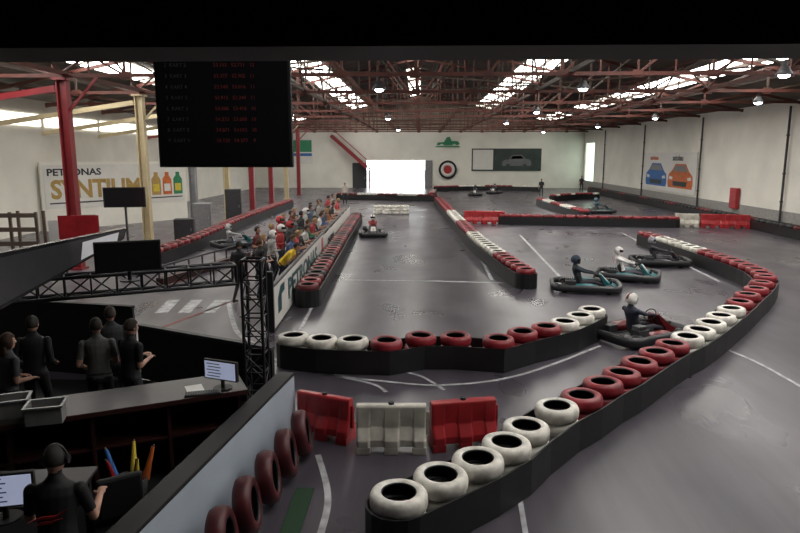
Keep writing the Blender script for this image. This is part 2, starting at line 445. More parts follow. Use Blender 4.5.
for i,(y,g_,c,lb,hm) in enumerate(back):
    person((fence_x(y)-g_,y,0),random.uniform(-2.2,-.6),lb,pelvis=(0,0,.92),lean=.05,hl=(-.24,.1,.98),hr=(.2,.22,1.1),top=c,hair=hairs[(i+1)%4],helmet=hm,sleeve='long' if (i%3 or hm) else 'short',voxel=.02,scale=random.uniform(.97,1.04),group='spectators at the pit fence')
# marshal in black beside fence
q=P(241,303); person(q,-.3,'person in dark clothes walking in the pit lane',lean=.03,fl=(-.12,-.16,.1),fr=(.12,.16,.085),pelvis=(0,0,.91),hl=(-.25,.15,.95),hr=(.26,-.02,.88),top=(.02,.02,.022),bot=(.015,.015,.02),voxel=.018)
# far marshals
for px,py,c,lb in ((541,197,(.03,.03,.03),'marshal in dark clothes standing by the tyre barrier'),(345,204,(.5,.45,.4),'person in a pale top standing beside the track'),(581,192,(.04,.04,.05),'person in dark clothes standing near the open side door')):
    person(P(px,py),random.uniform(2.6,3.6),lb,top=c,voxel=.022)
# booth visitors
def near(px,py,zh,rz,label,**k):
    q=P(px,py,zh); q.z=0
    return person(q,rz,label,voxel=.011,eyes=True,**k)
near(95,324,1.66,.35,'person in a grey t-shirt standing behind the counter',lean=.1,top=(.11,.11,.11),bot=(.015,.015,.02),hair=(.02,.014,.01),hl=(-.22,.2,1.0),hr=(.2,.25,1.05))
near(127,325,1.66,-.5,'person in a black t-shirt with hands together',lean=.06,nod=.2,top=(.010,.010,.012),bot=(.02,.02,.025),hair=(.03,.02,.015),hl=(-.08,.26,1.14),hr=(.08,.26,1.12))
near(3,338,1.6,-.5,'person with long brown hair in a pale grey top',lean=.08,top=(.08,.08,.09),bot=(.015,.015,.02),hair=(.06,.03,.015),longhair=True,hl=(-.1,.25,1.05),hr=(.15,.25,1.05),scale=.95)
near(30,322,1.66,.2,'person in a black jacket standing at the counter',lean=.1,top=(.006,.006,.008),bot=(.01,.01,.01),hair=(.012,.01,.008),sleeve='long',hl=(-.2,.2,1.0),hr=(.2,.22,1.0))
near(110,314,1.62,.6,'person in a dark top looking towards the track',lean=.02,top=(.012,.012,.016),bot=(.015,.015,.02),hair=(.03,.02,.015))
op=near(49,454,1.70,.15,'operator in a black t-shirt with a red back print and headset',lean=.12,nod=.15,top=(.006,.006,.007),bot=(.015,.015,.02),hair=(.015,.012,.01),hl=(-.22,.36,1.14),hr=(.22,.36,1.14))
hc=Vector(op['hc'])
h=MB(); arc=[(math.cos(a)*.1,0,math.sin(a)*.125) for a in np.linspace(0,math.pi,13)]; h.tube(arc,.008,6)
for sx in(-1,1): h.cyl((sx*.078,0,0),(sx*.108,0,0),.036,.036,14)
h.tube([(-.1,.01,-.01),(-.09,.09,-.06),(-.04,.12,-.07)],.004,5)
h.obj('headset',[BLK],op,hc)
# red swoosh emblem printed on the back
m=MB(); m.prism([(-.15,1.20),(-.05,1.245),(.06,1.25),(.15,1.30),(.12,1.265),(.05,1.225),(-.05,1.22)],-.132,-.122); m.obj('shirt_print',[PRED],op,rot=(0,0,0))
m=MB(); m.prism([(-.10,1.17),(.02,1.185),(.11,1.225),(.02,1.205),(-.06,1.20)],-.134,-.124); m.obj('shirt_print',[PRED],op)

# ---------------------------------------------------------------- room shell
m=MB().box((-.35,37,-.1),(40.2,82.6,.2)); struct(m.obj('floor',[FLOORM]))
m=MB()
m.box((19.65,34.7,3.4),(.3,77.6,6.8)); m.box((19.65,77.9,3.4),(.3,.8,6.8)); m.box((19.65,75.5,6.05),(.3,4.1,1.5))
struct(m.obj('wall_right',[WALL]))
struct(MB().box((-20.15,37.2,3.4),(.3,82.4,6.8)).obj('wall_left',[WALL]))
m=MB(); Y=78.3
m.box((-13.3,Y,3.4),(13.6,.3,6.8)); m.box((10.15,Y,3.4),(18.9,.3,6.8)); m.box((-2.9,Y,5.05),(7.2,.3,3.5))
struct(m.obj('wall_far',[WALL]))
m=MB(); m.prism([(-20,6.8),(19.5,6.8),(0,10.9)],78.15,78.45); struct(m.obj('wall_gable',[BRICK]))
struct(MB().box((-.25,-4.15,5.4),(40,.3,10.9)).obj('wall_back',[BLK]))
m=MB()
m.prism([(-20.3,6.72),(0,10.85),(19.8,6.72),(19.8,6.92),(0,11.05),(-20.3,6.92)],-4.3,78.6); struct(m.obj('ceiling',[ROOFM]))
# dark lintel and soffit of the viewing room
struct(MB().box((-.25,2.15,4.89),(39.4,.3,1.14)).obj('trim_1',[BLK]))
struct(MB().box((-.25,-1.,5.36),(39.4,6.,.2)).obj('ceiling_soffit',[BLK]))
# yard outside the open doors
struct(MB().box((-1,93.6,-.1),(40,30,.18)).obj('floor_yard',[mat('pale_yard',(.35,.35,.36),.8)]))
o=MB().box((-5,100,.8),(30,.2,1.6)).obj('yard_fence',[mat('pale_fence',(.42,.45,.48),.8)]); tag(o,'pale boundary fence across the yard outside','fence')
# dado
struct(MB().box((19.47,52,.5),(.05,52,1.)).obj('baseboard_right',[mat('grey_dado',(.30,.29,.28),.7)]))
# door leaf and frame by the open doorway
b=empty('sliding_door',(1.0,78.05,0)); tag(b,'pale sliding door leaf pushed open beside the doorway','door')
MB().box((0,0,1.65),(.9,.08,3.3)).obj('leaf',[GRY],b); MB().box((-.3,-.06,1.4),(.06,.04,.3)).obj('handle',[STEEL],b)
b=empty('metal_door',(-7.35,78.05,0)); tag(b,'dark grey metal door next to the red stairs','door')
MB().box((0,0,1.5),(1.7,.08,3.0)).obj('leaf',[DGR],b); MB().box((.6,-.06,1.2),(.06,.04,.3)).obj('handle',[STEEL],b)
# skylights
def roofz(x): return 10.85-abs(x)*4.13/20.05
k=1
def skylight(x,y0,y1,w,mt):
    global k
    z0=roofz(x-w/2)-.03; z1=roofz(x+w/2)-.03
    m=MB(); m.add([(x-w/2,y0,z0),(x+w/2,y0,z1),(x+w/2,y1,z1),(x-w/2,y1,z0),(x-w/2,y0,z0-.02),(x+w/2,y0,z1-.02),(x+w/2,y1,z1-.02),(x-w/2,y1,z0-.02)],
      [(0,1,2,3),(7,6,5,4),(0,4,5,1),(1,5,6,2),(2,6,7,3),(3,7,4,0)])
    struct(m.obj('window_%d'%k,[mt])); k+=1
TY=[10+6*i for i in range(12)]
for x in (-14,-7,0,7.2,14):
    for y in TY[:-1]:
        r=random.random()
        if x==0 and (y<20 or r<.3): continue
        if x<0 and y<14: continue
        if y>20 and x in(7.2,14) and r<.10: continue
        skylight(x if x else -.6,y+.25,y+5.75,1.8 if x in (7.2,-7) else 1.4 if x else 1.1,(GLASSN if y<22 else GLASSC if y<44 else GLASSF) if r<.85 or y<20 else GLASSD)
for x in (1.5,7.2,14): skylight(x,4.3,9.7,1.5,GLASSN)  # extra panels out of view, added to brighten the foreground
for y in TY[2:9]:
    m=MB().box((-19.96,y+3,5.75),(.06,5.6,.6)); struct(m.obj('window_%d'%k,[GLASSD])); k+=1
# purlins
for i,x in enumerate([-18,-16,-12.3,-10.4,-8.6,-7.0,-5.2,-3.4,-1.8,1.2,3.2,5.2,7.2,9.0,10.8,12.4,14.0,15.8,17.6]):
    m=MB().box((0,0,0),(.09,74.5,.16)); o=m.obj('roof_purlin',[RUST2],loc=(x,41.,roofz(x)-.16)); tag(o,'long dark rusty steel purlin under the roof sheets','roof beam','roof purlins')
# trusses
def truss(y,mt,mt2):
    m=MB(); n=16; xs=[-19.7+39.*i/n for i in range(n+1)]
    bt=6.62
    for i in range(n):
        a,b=xs[i],xs[i+1]; za,zb=roofz(a)-.3,roofz(b)-.3
        m.bar((a,0,za),(b,0,zb),.12,.14); m.bar((a,0,bt),(b,0,bt),.10,.12)
        if i>0: m.bar((a,0,bt),(a,0,za),.07,.07,1)
        if (i<n/2): m.bar((a,0,za),(b,0,bt),.07,.07,1)
        else: m.bar((a,0,bt),(b,0,zb),.07,.07,1)
        if 3<=i<n-3:
            c=(a+b)/2; m.bar((c,0,bt),(c,0,(bt+roofz(c))/2-.1),.05,.05,1)
    for x in xs[1:-1]: m.box((x,0,bt),(.35,.03,.25)); m.box((x,0,roofz(x)-.33),(.3,.03,.22))
    o=m.obj('roof_truss',[mt,mt2],loc=(0,y,0)); tag(o,'rusty red steel roof truss spanning the hall','roof truss','roof trusses'); return o
for i,y in enumerate(TY): truss(y,RUST,RUST2 if i%2 else RUST)
# longitudinal lattice girders and bracing
for x in (-12.1,-5,5,12):
    m=MB(); zt=roofz(x)-.3; m.bar((0,-34,6.72),(0,32,6.72),.10,.14); m.bar((0,-34,zt),(0,32,zt),.10,.10)
    for i in range(11):
        y0=-33+6*i; m.bar((0,y0,6.72),(0,y0+3,zt),.06,.06); m.bar((0,y0+3,zt),(0,y0+6,6.72),.06,.06)
    o=m.obj('lattice_girder',[RUST if abs(x)>8 else RUST2],loc=(x,43,0)); tag(o,'long rusty lattice girder linking the roof trusses','roof beam','roof lattice girders')
for i,y in enumerate(TY[:-1]):
    for x0,x1 in ((-4.8,4.8),(5.2,11.8)):
        if (i+int(x0))%2==0: a,b=(x0,y+.2,6.9),(x1,y+5.8,6.9)
        else: a,b=(x1,y+.2,6.9),(x0,y+5.8,6.9)
        o=MB().bar(a,b,.06,.06).obj('diagonal_roof_brace',[RUST2]); tag(o,'thin red steel diagonal brace between roof trusses','roof brace','diagonal roof braces')
# columns on the left line
cc=[(22,CRED),(28,CREAM),(34,GRY),(40,CREAM),(46,CRED),(52,CRED),(58,CREAM),(64,CRED)]
for y,mt in cc:
    w=.30
    base=empty('column',(-12.1,y,0))
    tag(base,('red' if mt is CRED else 'cream' if mt is CREAM else 'grey')+' painted steel column carrying the roof truss','column','hall columns')
    m=MB(); m.box((0,0,3.25),(w,.10,6.5)); m.box((-w/2,0,3.25),(.05,w,6.5)); m.box((w/2,0,3.25),(.05,w,6.5)); m.obj('shaft',[mt],base)
    MB().box((0,0,.03),(.5,.5,.06)).obj('base_plate',[mt],base)
    MB().box((0,0,6.5),(.5,.5,.08)).obj('cap_plate',[mt],base)
    m=MB(); m.bar((.1,0,5.4),(1.2,0,6.55),.08,.08); m.obj('knee_brace',[mt],base)
    o=MB().bar((0,0,6.2),(-7.615,0,5.1),.14,.2).obj('aisle_rafter',[CREAM if mt is not CRED else CRED],loc=(-12.366,y,0)); tag(o,'painted rafter sloping from the column to the side wall','roof beam','aisle rafters')
# right-wall pipes
for y in (35,45.5,57,69):
    m=MB(); m.cyl((0,0,.0),(0,0,6.5),.06,.06,12)
    for z in (1.5,3,5): m.cyl((0,0,z-.04),(0,0,z+.04),.09,.09,12)
    o=m.obj('downpipe',[DGR],loc=(19.34,y,0)); tag(o,'dark vertical drainpipe on the white wall','pipe','wall downpipes')
# side door, bright
m=MB().box((19.7,75.45,2.65),(.05,4.0,5.3)); struct(m.obj('door_1',[mat('bright_glass_door',(.75,.95,.8),.4,noise=0,emit=1.3)]))

# high-bay lamps
for x,y in ((10,18.6),(14.2,28.2),(5.4,22.2),(-1.4,22.2),(14.2,40.2),(6,34.2),(-2,40.2),(6,46.2),(14,52.2),(-8,34.2),(-2,58.2),(12,64.2),(3.5,10.2)):
    z=6.1; b=empty('high_bay_lamp',(x,y,z)); tag(b,'round metal high-bay lamp hanging from a roof truss','lamp','high-bay lamps')
    m=MB(); m.lathe([(.06,.3),(.09,.3),(.24,.06),(.235,.04),(.08,.27)],20); m.obj('lamp_shade',[DGR],b)
    m=MB(); m.sph((0,0,.05),(.15,.15,.08),16,8); m.obj('bulb',[LAMPM],b)
    m=MB(); m.cyl((0,0,.28),(0,0,.47),.012,.012,6); m.cyl((0,0,.3),(0,0,.42),.07,.07,12); m.obj('hanging_rod',[DGR],b)

# ---------------------------------------------------------------- tyres & belts
def tyre_mesh(name,paint,n=28):
    prof=[(.172,.035),(.185,.012),(.245,.0),(.283,.018),(.300,.055),(.303,.10),(.300,.145),(.283,.182),(.245,.2),(.185,.188),(.172,.165),(.205,.155),(.262,.13),(.262,.07),(.205,.045)]
    ms=[1,0,0,0,0,0,0,0,0,1,1,1,1,1,1]
    m=MB(); m.lathe(prof,n,ms); return m.mesh(name,[paint,RUB],fix=True)
TM={'r':tyre_mesh('red_tyre',RED),'w':tyre_mesh('white_tyre',WHT),'d':tyre_mesh('dark_red_tyre',DRED),'k':tyre_mesh('black_tyre',RUB),'m':tyre_mesh('maroon_tyre',MAROON)}
def stack_mesh(name,paint):
    m=MB(); prof=[(.172,.035),(.185,.012),(.245,.0),(.290,.018),(.303,.10),(.290,.182),(.245,.2),(.185,.188),(.172,.165),(.255,.14),(.255,.06)]
    for l in range(3): m.lathe([(r,z+.2*l) for r,z in prof],16,[1,0,0,0,0,0,0,1,1,1,1])
    return m.mesh(name,[paint,RUB])
SM={'r':stack_mesh('red_stack',RED),'w':stack_mesh('white_stack',WHT),'d':stack_mesh('dark_red_stack',DRED),'k':stack_mesh('black_stack',RUB)}
CN={'r':'red','w':'white','d':'dark red','k':'black'}
def stack(p,c,group,near_=False):
    rz=random.uniform(0,6)
    if near_:
        b=empty('tyre_stack',(p[0],p[1],0),rz); tag(b,'stack of three %s-painted tyres in the track barrier'%CN[c],'tyre stack',group)
        for l in range(3):
            t=bpy.data.objects.new('tyre',TM[c]); COL.objects.link(t); t.parent=b; t.location=(random.uniform(-.012,.012),random.uniform(-.012,.012),.2*l)
            t.rotation_euler=(random.uniform(-.03,.03) if l==2 else 0,random.uniform(-.03,.03) if l==2 else 0,0)
    else:
        t=bpy.data.objects.new('tyre_stack',SM[c]); COL.objects.link(t); t.location=(p[0],p[1],0); t.rotation_euler=(0,0,rz)
        tag(t,'stack of three %s-painted tyres in the track barrier'%CN[c],'tyre stack',group)
def catmull(pts,per=12):
    out=[]; n=len(pts)
    for i in range(n-1):
        p0=pts[max(0,i-1)];p1=pts[i];p2=pts[i+1];p3=pts[min(n-1,i+2)]
        for k in range(per):
            t=k/per
            out.append(.5*((2*p1)+(p2-p0)*t+(2*p0-5*p1+4*p2-p3)*t*t+(3*p1-p0-3*p2+p3)*t**3))
    out.append(pts[-1]); return out
def resample(pts,sp):
    out=[pts[0]];acc=0
    for a,b in zip(pts,pts[1:]):
        L=(b-a).length
        if L<1e-6: continue
        d=sp-acc
        while d<=L: out.append(a+(b-a)*d/L); d+=sp
        acc=L-(d-sp)
    return out
def belt(path,label,off=.325,h=.46):
    pts=[Vector((p[0],p[1])) for p in path]
    n=len(pts);L=[];R=[]
    for i in range(n):
        d=(pts[min(n-1,i+1)]-pts[max(0,i-1)]).normalized(); nr=Vector((d.y,-d.x)); R.append(pts[i]+nr*off); L.append(pts[i]-nr*off)
    def capp(c,d):
        rn=Vector((d.y,-d.x)); a0=math.atan2(rn.y,rn.x)
        return [c+Vector((math.cos(a0+t),math.sin(a0+t)))*off for t in np.linspace(0,math.pi,9)[1:-1]]
    dE=(pts[-1]-pts[-2]).normalized(); dS=(pts[0]-pts[1]).normalized()
    loop=R+capp(pts[-1],dE)+L[::-1]+capp(pts[0],dS)
    lp=[]
    for p in loop:
        if not lp or (p-lp[-1]).length>.06: lp.append(p)
    m=MB(); m.sweep(lp,[(0,.005),(.022,.005),(.022,h),(0,h)],True)
    o=m.obj('rubber_belt',[BELT]); tag(o,label,'barrier belt','rubber barrier belts'); return o
def barrier(pts,pat,group,sp=.62,near_=False,beltlabel='black rubber belt wrapped round the tyre barrier'):
    path=resample(catmull([Vector((p[0],p[1],0)) for p in pts]),sp)
    for i,p in enumerate(path): stack(p,pat[i%len(pat)] if isinstance(pat,str) else pat(i,p),group,near_)
    belt(path,beltlabel); return path

# barrier 1 : near hairpin
n1=[(398,490,'w'),(440,472,'w'),(477,456,'w'),(507,440,'w'),(527,424,'w'),(558,404,'w'),(581,393,'r'),(603,380,'r'),(622,371,'r'),(640,360,'r'),(657,350,'r'),(672,342,'r'),(688,335,'w'),(700,328,'w'),(711,321,'w'),(721,314,'w'),(731,307,'w'),(740,300,'r'),(748,293,'r'),(756,287,'r'),(762,281,'r'),(766,275,'r')]
path1=[]
for x,y,c in n1:
    p=P(x,y,.6); path1.append(p); stack(p,c,'near hairpin tyre barrier',True)
far1=resample(catmull([P(766,275,.6),P(757,268,.6),P(742,262,.6),P(722,255,.6),P(700,248,.6),P(670,239,.6),P(640,230,.6)]),.62)[1:]
for i,p in enumerate(far1):
    stack(p,'r' if i<8 else ('w' if i<14 else 'r'),'near hairpin tyre barrier',False)
belt(path1+far1,'black rubber belt wrapped round the hairpin tyre barrier')
# barrier 2 : middle row
n2=[(294,334,'w'),(322,337,'w'),(352,338,'w'),(386,339,'r'),(420,334,'r'),(456,334,'r'),(498,337,'r'),(522,330,'r'),(546,325,'r'),(565,320,'w'),(580,314,'w'),(592,308,'w')]
path2=[P(x,y,.6) for x,y,c in n2]
for p,(x,y,c) in zip(path2,n2): stack(p,c,'middle tyre barrier',True)
belt(path2,'black rubber belt round the red and white middle tyre row')
# barrier 3 centre
barrier([P(526,268,.6),P(505,255,.6),P(478,236,.6),P(460,219,.6),P(449,208,.6),P(438,197,.6)],lambda i,p:'r' if i<6 else 'w' if i<16 else 'r' if i<24 else 'w' if i<34 else 'r','centre tyre barrier',near_=False)
# cross barriers
barrier([(4.9,37.3),(9.5,36.6),(14.2,36.0)],'rrrrdr','cross track tyre barrier')
barrier([(10.3,40.5),(9.9,46),(9.6,52)],lambda i,p:'w' if (i//4)%2 else 'r','far inner tyre barrier')
barrier([(18.3,30.),(18.35,50),(18.3,70)],lambda i,p:'k' if (i//3)%3 else 'd','right-hand wall tyre barrier')
barrier([(-7.2,57.5),(-3,57),(1.2,55.5)],lambda i,p:'w' if (i//3)%2 else 'd','far cross tyre barrier')
barrier([(1.8,71),(7,73),(13,71.5)],lambda i,p:'w' if (i//5)%2 else 'r','far back tyre barrier')
barrier([(1.0,58.5),(1.3,64)],'rrw','far link tyre barrier')
barrier([(11.5,56),(14,58.5),(16.4,59)],'rwrr','far corner tyre barrier')
# along the pit fence
p0=FA-FN*.42; p1=FB-FN*.42
path=resample([p0+FD*2.6,p1],.62)
for i,p in enumerate(path): stack(p,'drdkd'[i%5],'pit fence tyre row',False)
belt(path,'black rubber belt round the tyre row along the pit fence')
# left lane rows
barrier([P(128,256,.6),P(165,245,.6),P(200,233,.6),P(240,216,.6),P(275,204,.6),P(290,199,.6)],lambda i,p:'r' if i%2 else 'd','left lane tyre barrier')
# marker of white stacks
for j in range(4): stack((-2.9+.62*j,43.6),'w','white tyre marker row')
# maroon tyres standing on edge by the booth wall
for i in range(6):
    yy=5.0+.60*i; xx=-2.52+.72*(yy-3.6)/5.15+.34
    t=bpy.data.objects.new('tyre',TM['m']); COL.objects.link(t)
    t.rotation_euler=(0,R90-.16,.10); t.location=(xx-.10,yy,.315)
    tag(t,'maroon tyre leaning on edge against the booth wall','tyre','tyres beside the booth wall')

# ---------------------------------------------------------------- plastic barriers
def jersey(p,rz,mt,label,s=1.,hz=1.):
    b=empty('plastic_barrier',(p[0],p[1],0),rz); tag(b,label,'plastic barrier','water-filled plastic barriers'); b.scale=(s,s,s*hz)
    sec=[(-.2,.09),(-.2,.18),(-.10,.32),(-.075,.58),(-.05,.60),(.05,.60),(.075,.58),(.10,.32),(.2,.18),(.2,.09)]
    st=[(-.5,.8),(-.47,1),(-.33,1),(-.30,.80),(-.12,.80),(-.09,1),(.09,1),(.12,.80),(.30,.80),(.33,1),(.47,1),(.5,.8)]
    m=MB(); vs=[];K=len(sec)
    for x,sc in st:
        for yy,z in sec: vs.append((x,yy*(sc if z<.5 else 1),z))
    fs=[(i*K+k_,(i+1)*K+k_,(i+1)*K+(k_+1)%K,i*K+(k_+1)%K) for i in range(len(st)-1) for k_ in range(K)]
    fs+=[tuple(range(K))[::-1],tuple((len(st)-1)*K+i for i in range(K))]
    m.add(vs,fs); 
    for x in(-.4,0,.4): m.box((x,0,.05),(.2,.4,.1))
    m.obj('body',[mt],b,bevel=.012)
    m=MB(); m.cyl((0,0,.595),(0,0,.63),.045,.04,14); m.obj('filler_cap',[DGR],b)
    m=MB(); m.cyl((.52,0,.2),(.52,0,.5),.03,.03,10); m.box((.5,0,.25),(.05,.04,.1)); m.box((.5,0,.45),(.05,.04,.1)); m.obj('connector_pin',[mt],b)
    return b
q=P(324,441); jersey(q+Vector((0,.15,0)),-.38,PRED,'red plastic water-filled barrier on the track floor',.85,1.25)
q=P(391,453); jersey(q+Vector((0,.12,0)),.03,PWHT,'white plastic water-filled barrier between two red ones',.95,1.15)
q=P(463,450); jersey(q+Vector((0,.15,0)),.22,PRED,'red plastic water-filled barrier beside the white tyres',.92,1.22)
for i,(x,y) in enumerate(((3.2,37.6),(4.3,37.5))): jersey((x,y),.0,PRED,'red plastic barrier closing the centre gap',1.25)
for i,x in enumerate((14.9,16.2,17.4)): jersey((x,36.2-.3*i),-.2,PWHT if i==0 else PRED,('white' if i==0 else 'red')+' plastic barrier beside the wall tyres',1.25)

# ---------------------------------------------------------------- karts
def rrect(hw,hl,r,n=6):
    out=[]
    for cx,cy,a0 in((hw-r,hl-r,0),(-hw+r,hl-r,90),(-hw+r,-hl+r,180),(hw-r,-hl+r,270)):
        for i in range(n+1):
            a=math.radians(a0+90*i/n); out.append((cx+r*math.cos(a),cy+r*math.sin(a)))
    return out
def kart(loc,rz,c1,c2,label,num):
    b=empty('go_kart',loc,rz); tag(b,label,'go-kart','racing go-karts')
    m=MB(); m.sweep(rrect(.66,.98,.3),[(-.06,.09),(.03,.07),(.05,.17),(.03,.27),(-.06,.25)],True,sm=True); m.obj('bumper',[c2],b)
    m=MB(); m.box((0,.15,.055),(.62,1.35,.02))
    for sx in(-1,1):
        m.tube([(sx*.3,-.85,.1),(sx*.34,-.2,.08),(sx*.34,.4,.08),(sx*.2,.9,.1)],.018,8)
        m.cyl((sx*.34,.25,.09),(sx*.62,.25,.13),.014,.014,8); m.cyl((sx*.34,-.3,.09),(sx*.62,-.3,.13),.014,.014,8)
    m.cyl((-.6,-.62,.14),(.6,-.62,.14),.02,.02,10); m.cyl((-.55,.62,.13),(.55,.62,.13),.016,.016,8)
    m.obj('chassis',[DGR],b)
    for sx in(-1,1):
        m=MB(); vs=[];rg=[]
        for y,w,h in((-.36,.10,.08),(-.28,.13,.16),(.1,.14,.18),(.3,.11,.13),(.38,.08,.06)):
            for a in range(10):
                t=2*math.pi*a/10; vs.append((sx*.5+w*math.cos(t),y,.16+h*.75*math.sin(t)))
        fs=[(i*10+j,(i+1)*10+j,(i+1)*10+(j+1)%10,i*10+(j+1)%10) for i in range(4) for j in range(10)]+[tuple(range(10))[::-1],tuple(40+i for i in range(10))]
        m.add(vs,fs,0,True); m.obj('side_pod',[c1],b)
    m=MB(); m.add([(-.42,.95,.12),(.42,.95,.12),(.30,.62,.30),(-.30,.62,.30),(-.16,.42,.52),(.16,.42,.52),(.14,.38,.50),(-.14,.38,.50),(-.28,.58,.12),(.28,.58,.12)],
        [(0,1,2,3),(3,2,5,4),(4,5,6,7),(0,3,8),(1,9,2),(3,4,7,8),(2,9,6,5),(7,6,9,8),(0,8,9,1)]); m.obj('front_fairing',[c1],b,bevel=.015)
    m=MB(); m.add([(-.13,.61,.315),(.13,.61,.315),(.11,.44,.515),(-.11,.44,.515)],[(0,1,2,3)],0); pn=m.obj('number_plate',[WBAN],b)
    text(num,.17,PRED,(0.0,.617,.335),(math.radians(50),0,math.pi),b,bold=.003,align='CENTER',name='number')
    m=MB(); vs=[];N=9
    prof=[(.22,.07,.22),(.0,.09,.22),(-.2,.12,.22),(-.3,.3,.22),(-.36,.52,.17),(-.38,.6,.10)]
    for y,z,w in prof:
        for i in range(N):
            t=-1+2*i/(N-1); lift=.16*abs(t)**3
            vs.append((t*w,y+(lift*.8 if z>.2 else 0),z+(lift if z<.25 else 0)))
    fs=[(i*N+j,i*N+j+1,(i+1)*N+j+1,(i+1)*N+j) for i in range(len(prof)-1) for j in range(N-1)]
    m.add(vs,fs,0,True); o=m.obj('seat',[PDG],b,fix=False); sd_=o.modifiers.new('s','SOLIDIFY'); sd_.thickness=.02
    m=MB(); R=Matrix.Rotation(math.radians(55),3,'X'); pts=[Vector((0,.30,.50))+R@Vector((.14*math.cos(a),.14*math.sin(a),0)) for a in np.linspace(0,2*math.pi,17)[:-1]]
    m.tube(pts,.013,6,0,True); m.bar(pts[0],pts[8],.03,.015); m.cyl((0,.30,.5),(0,.62,.14),.014,.014,8); m.obj('steering_wheel',[BLK],b)
    m=MB(); m.box((.40,-.45,.24),(.24,.3,.22))
    for i in range(5): m.box((.40,-.58+.05*i,.39),(.2,.02,.1),1)
    m.cyl((.30,-.75,.2),(.5,-.75,.2),.06,.06,12,1); m.bar((.4,-.75,.2),(.4,-.55,.25),.04,.04)
    m.obj('engine',[DGR,STEEL],b,bevel=.008)
    MB().box((-.38,-.5,.2),(.2,.26,.18)).obj('fuel_tank',[DGR],b,bevel=.02)
    for sx in(-1,1):
        for y,w in((-.62,.2),(.62,.13)):
            m=MB(); hw=w/2
            m.lathe([(.07,-hw*.7),(.11,-hw),(.125,-hw*.8),(.135,-hw*.5),(.135,hw*.5),(.125,hw*.8),(.11,hw),(.07,hw*.7)],20,axis='X'); m.cyl((-hw*.6,0,0),(hw*.6,0,0),.072,.072,14,1)
            m.obj('wheel',[RUB,STEEL],b,(sx*(.50 if y<0 else .52),y,.137))
    return b
def driver(k_,loc,rz,label,suit,helm,voxel=.018,turn=0.):
    return person(Vector(loc),rz,label,pelvis=(0,-.18,.25),lean=-.28,nod=.25,turn=turn,hl=(-.13,.24,.53),hr=(.13,.24,.53),fl=(-.16,.66,.17),fr=(.16,.66,.17),top=suit,bot=(.03,.03,.04) if suit[0]<.5 else (.12,.12,.14),sleeve='long',helmet=helm,voxel=voxel)
ks=[((373,236),math.pi+.1,PDG,PDG,'dark go-kart on the middle track','7',(.25,.04,.04),(.75,.73,.7)),
 ((236,247),-.9,PBLU,PDG,'dark teal go-kart in the pit lane','3',(.5,.5,.5),(.6,.6,.6)),
 ((585,290),-1.75,PBLU,PDG,'teal and black go-kart following two others','9',(.02,.03,.04),(.03,.05,.08)),
 ((627,279),-1.95,PBLU,PDG,'black and teal go-kart in the middle of the group','5',(.75,.72,.7),(.75,.72,.7)),
 ((659,265),-1.7,PDG,BLK,'black go-kart near the hairpin tyres','12',(.04,.04,.05),(.35,.35,.38)),
 ((639,338),-1.05,PKR,PDG,'black go-kart with dark red pods beside the red tyres','4',(.03,.035,.06),(.78,.76,.72)),
 ((600,213),-1.6,PBLU,PDG,'teal go-kart on the far side of the barrier','8',(.05,.12,.15),(.1,.2,.25)),
 ((475,195.5),3.0,PDG,PDG,'dark go-kart at the far end of the hall','2',(.05,.05,.06),(.2,.2,.2)),
 ((494,193.5),2.8,PDG,PDG,'dark go-kart next to another far kart','6',(.05,.05,.06),(.6,.6,.6))]
for i,((x,y),rz,c1,c2,lb,nu,suit,helm) in enumerate(ks):
    q=P(x,y); kart(q,rz,c1,c2,lb,nu)
    col='white' if suit[0]>.5 else 'dark'; hcol='white' if helm[0]>.5 else 'dark'
    d=driver(None,q,rz,'driver in %s suit and %s helmet seated in a go-kart'%(col,hcol),suit,helm,.022 if y<250 else .014)
    if nu=='5': text('5',.3,PRED,(0,-.43,.50),(R90+.28,0,0),d,bold=.01,align='CENTER',name='suit_number')

# ---------------------------------------------------------------- pit fence with banners
fl=(FB-FA).length; ang=math.atan2(FD.y,FD.x)
b=empty('pit_fence',FA,ang); tag(b,'white panelled pit fence with sponsor banner','fence')
m=MB()
for i in range(13): m.box((fl*i/12,.05,.5),(.06,.06,1.0))
m.box((fl/2,.05,1.02),(fl,.09,.05)); m.box((fl/2,.05,.06),(fl,.05,.06)); m.obj('frame',[DGR],b)
m=MB(); m.box((5.,-.0,.52),(10,.03,.94)); m.obj('banner',[WBAN],b)
m=MB(); m.box((17,-.0,.5),(14-.1,.03,.85)); m.obj('banner',[WBAN],b)
text('PETRONAS',.72,TXTT,(1.9,-.02,.34),(R90,0,0),b,bold=.022,name='banner_lettering',sx=1.7)
m=MB(); m.prism([(.5,.3),(.5,.65),(.85,.9),(1.4,.9),(1.4,.7),(.95,.68),(.95,.3)],-.022,-.018); m.obj('banner_emblem',[TXTT],b)
text('SYNTIUM',.5,TXTD,(11.5,-.02,.3),(R90,0,0),b,bold=.012,name='banner_lettering',sx=1.2)
m=MB(); m.box((9.6,-.02,.52),(.5,.006,.8)); m.obj('banner_stripe',[PRED],b)
m=MB(); m.box((-.02,.05,.7),(.12,.14,1.4)); m.obj('end_post',[BLK],b)

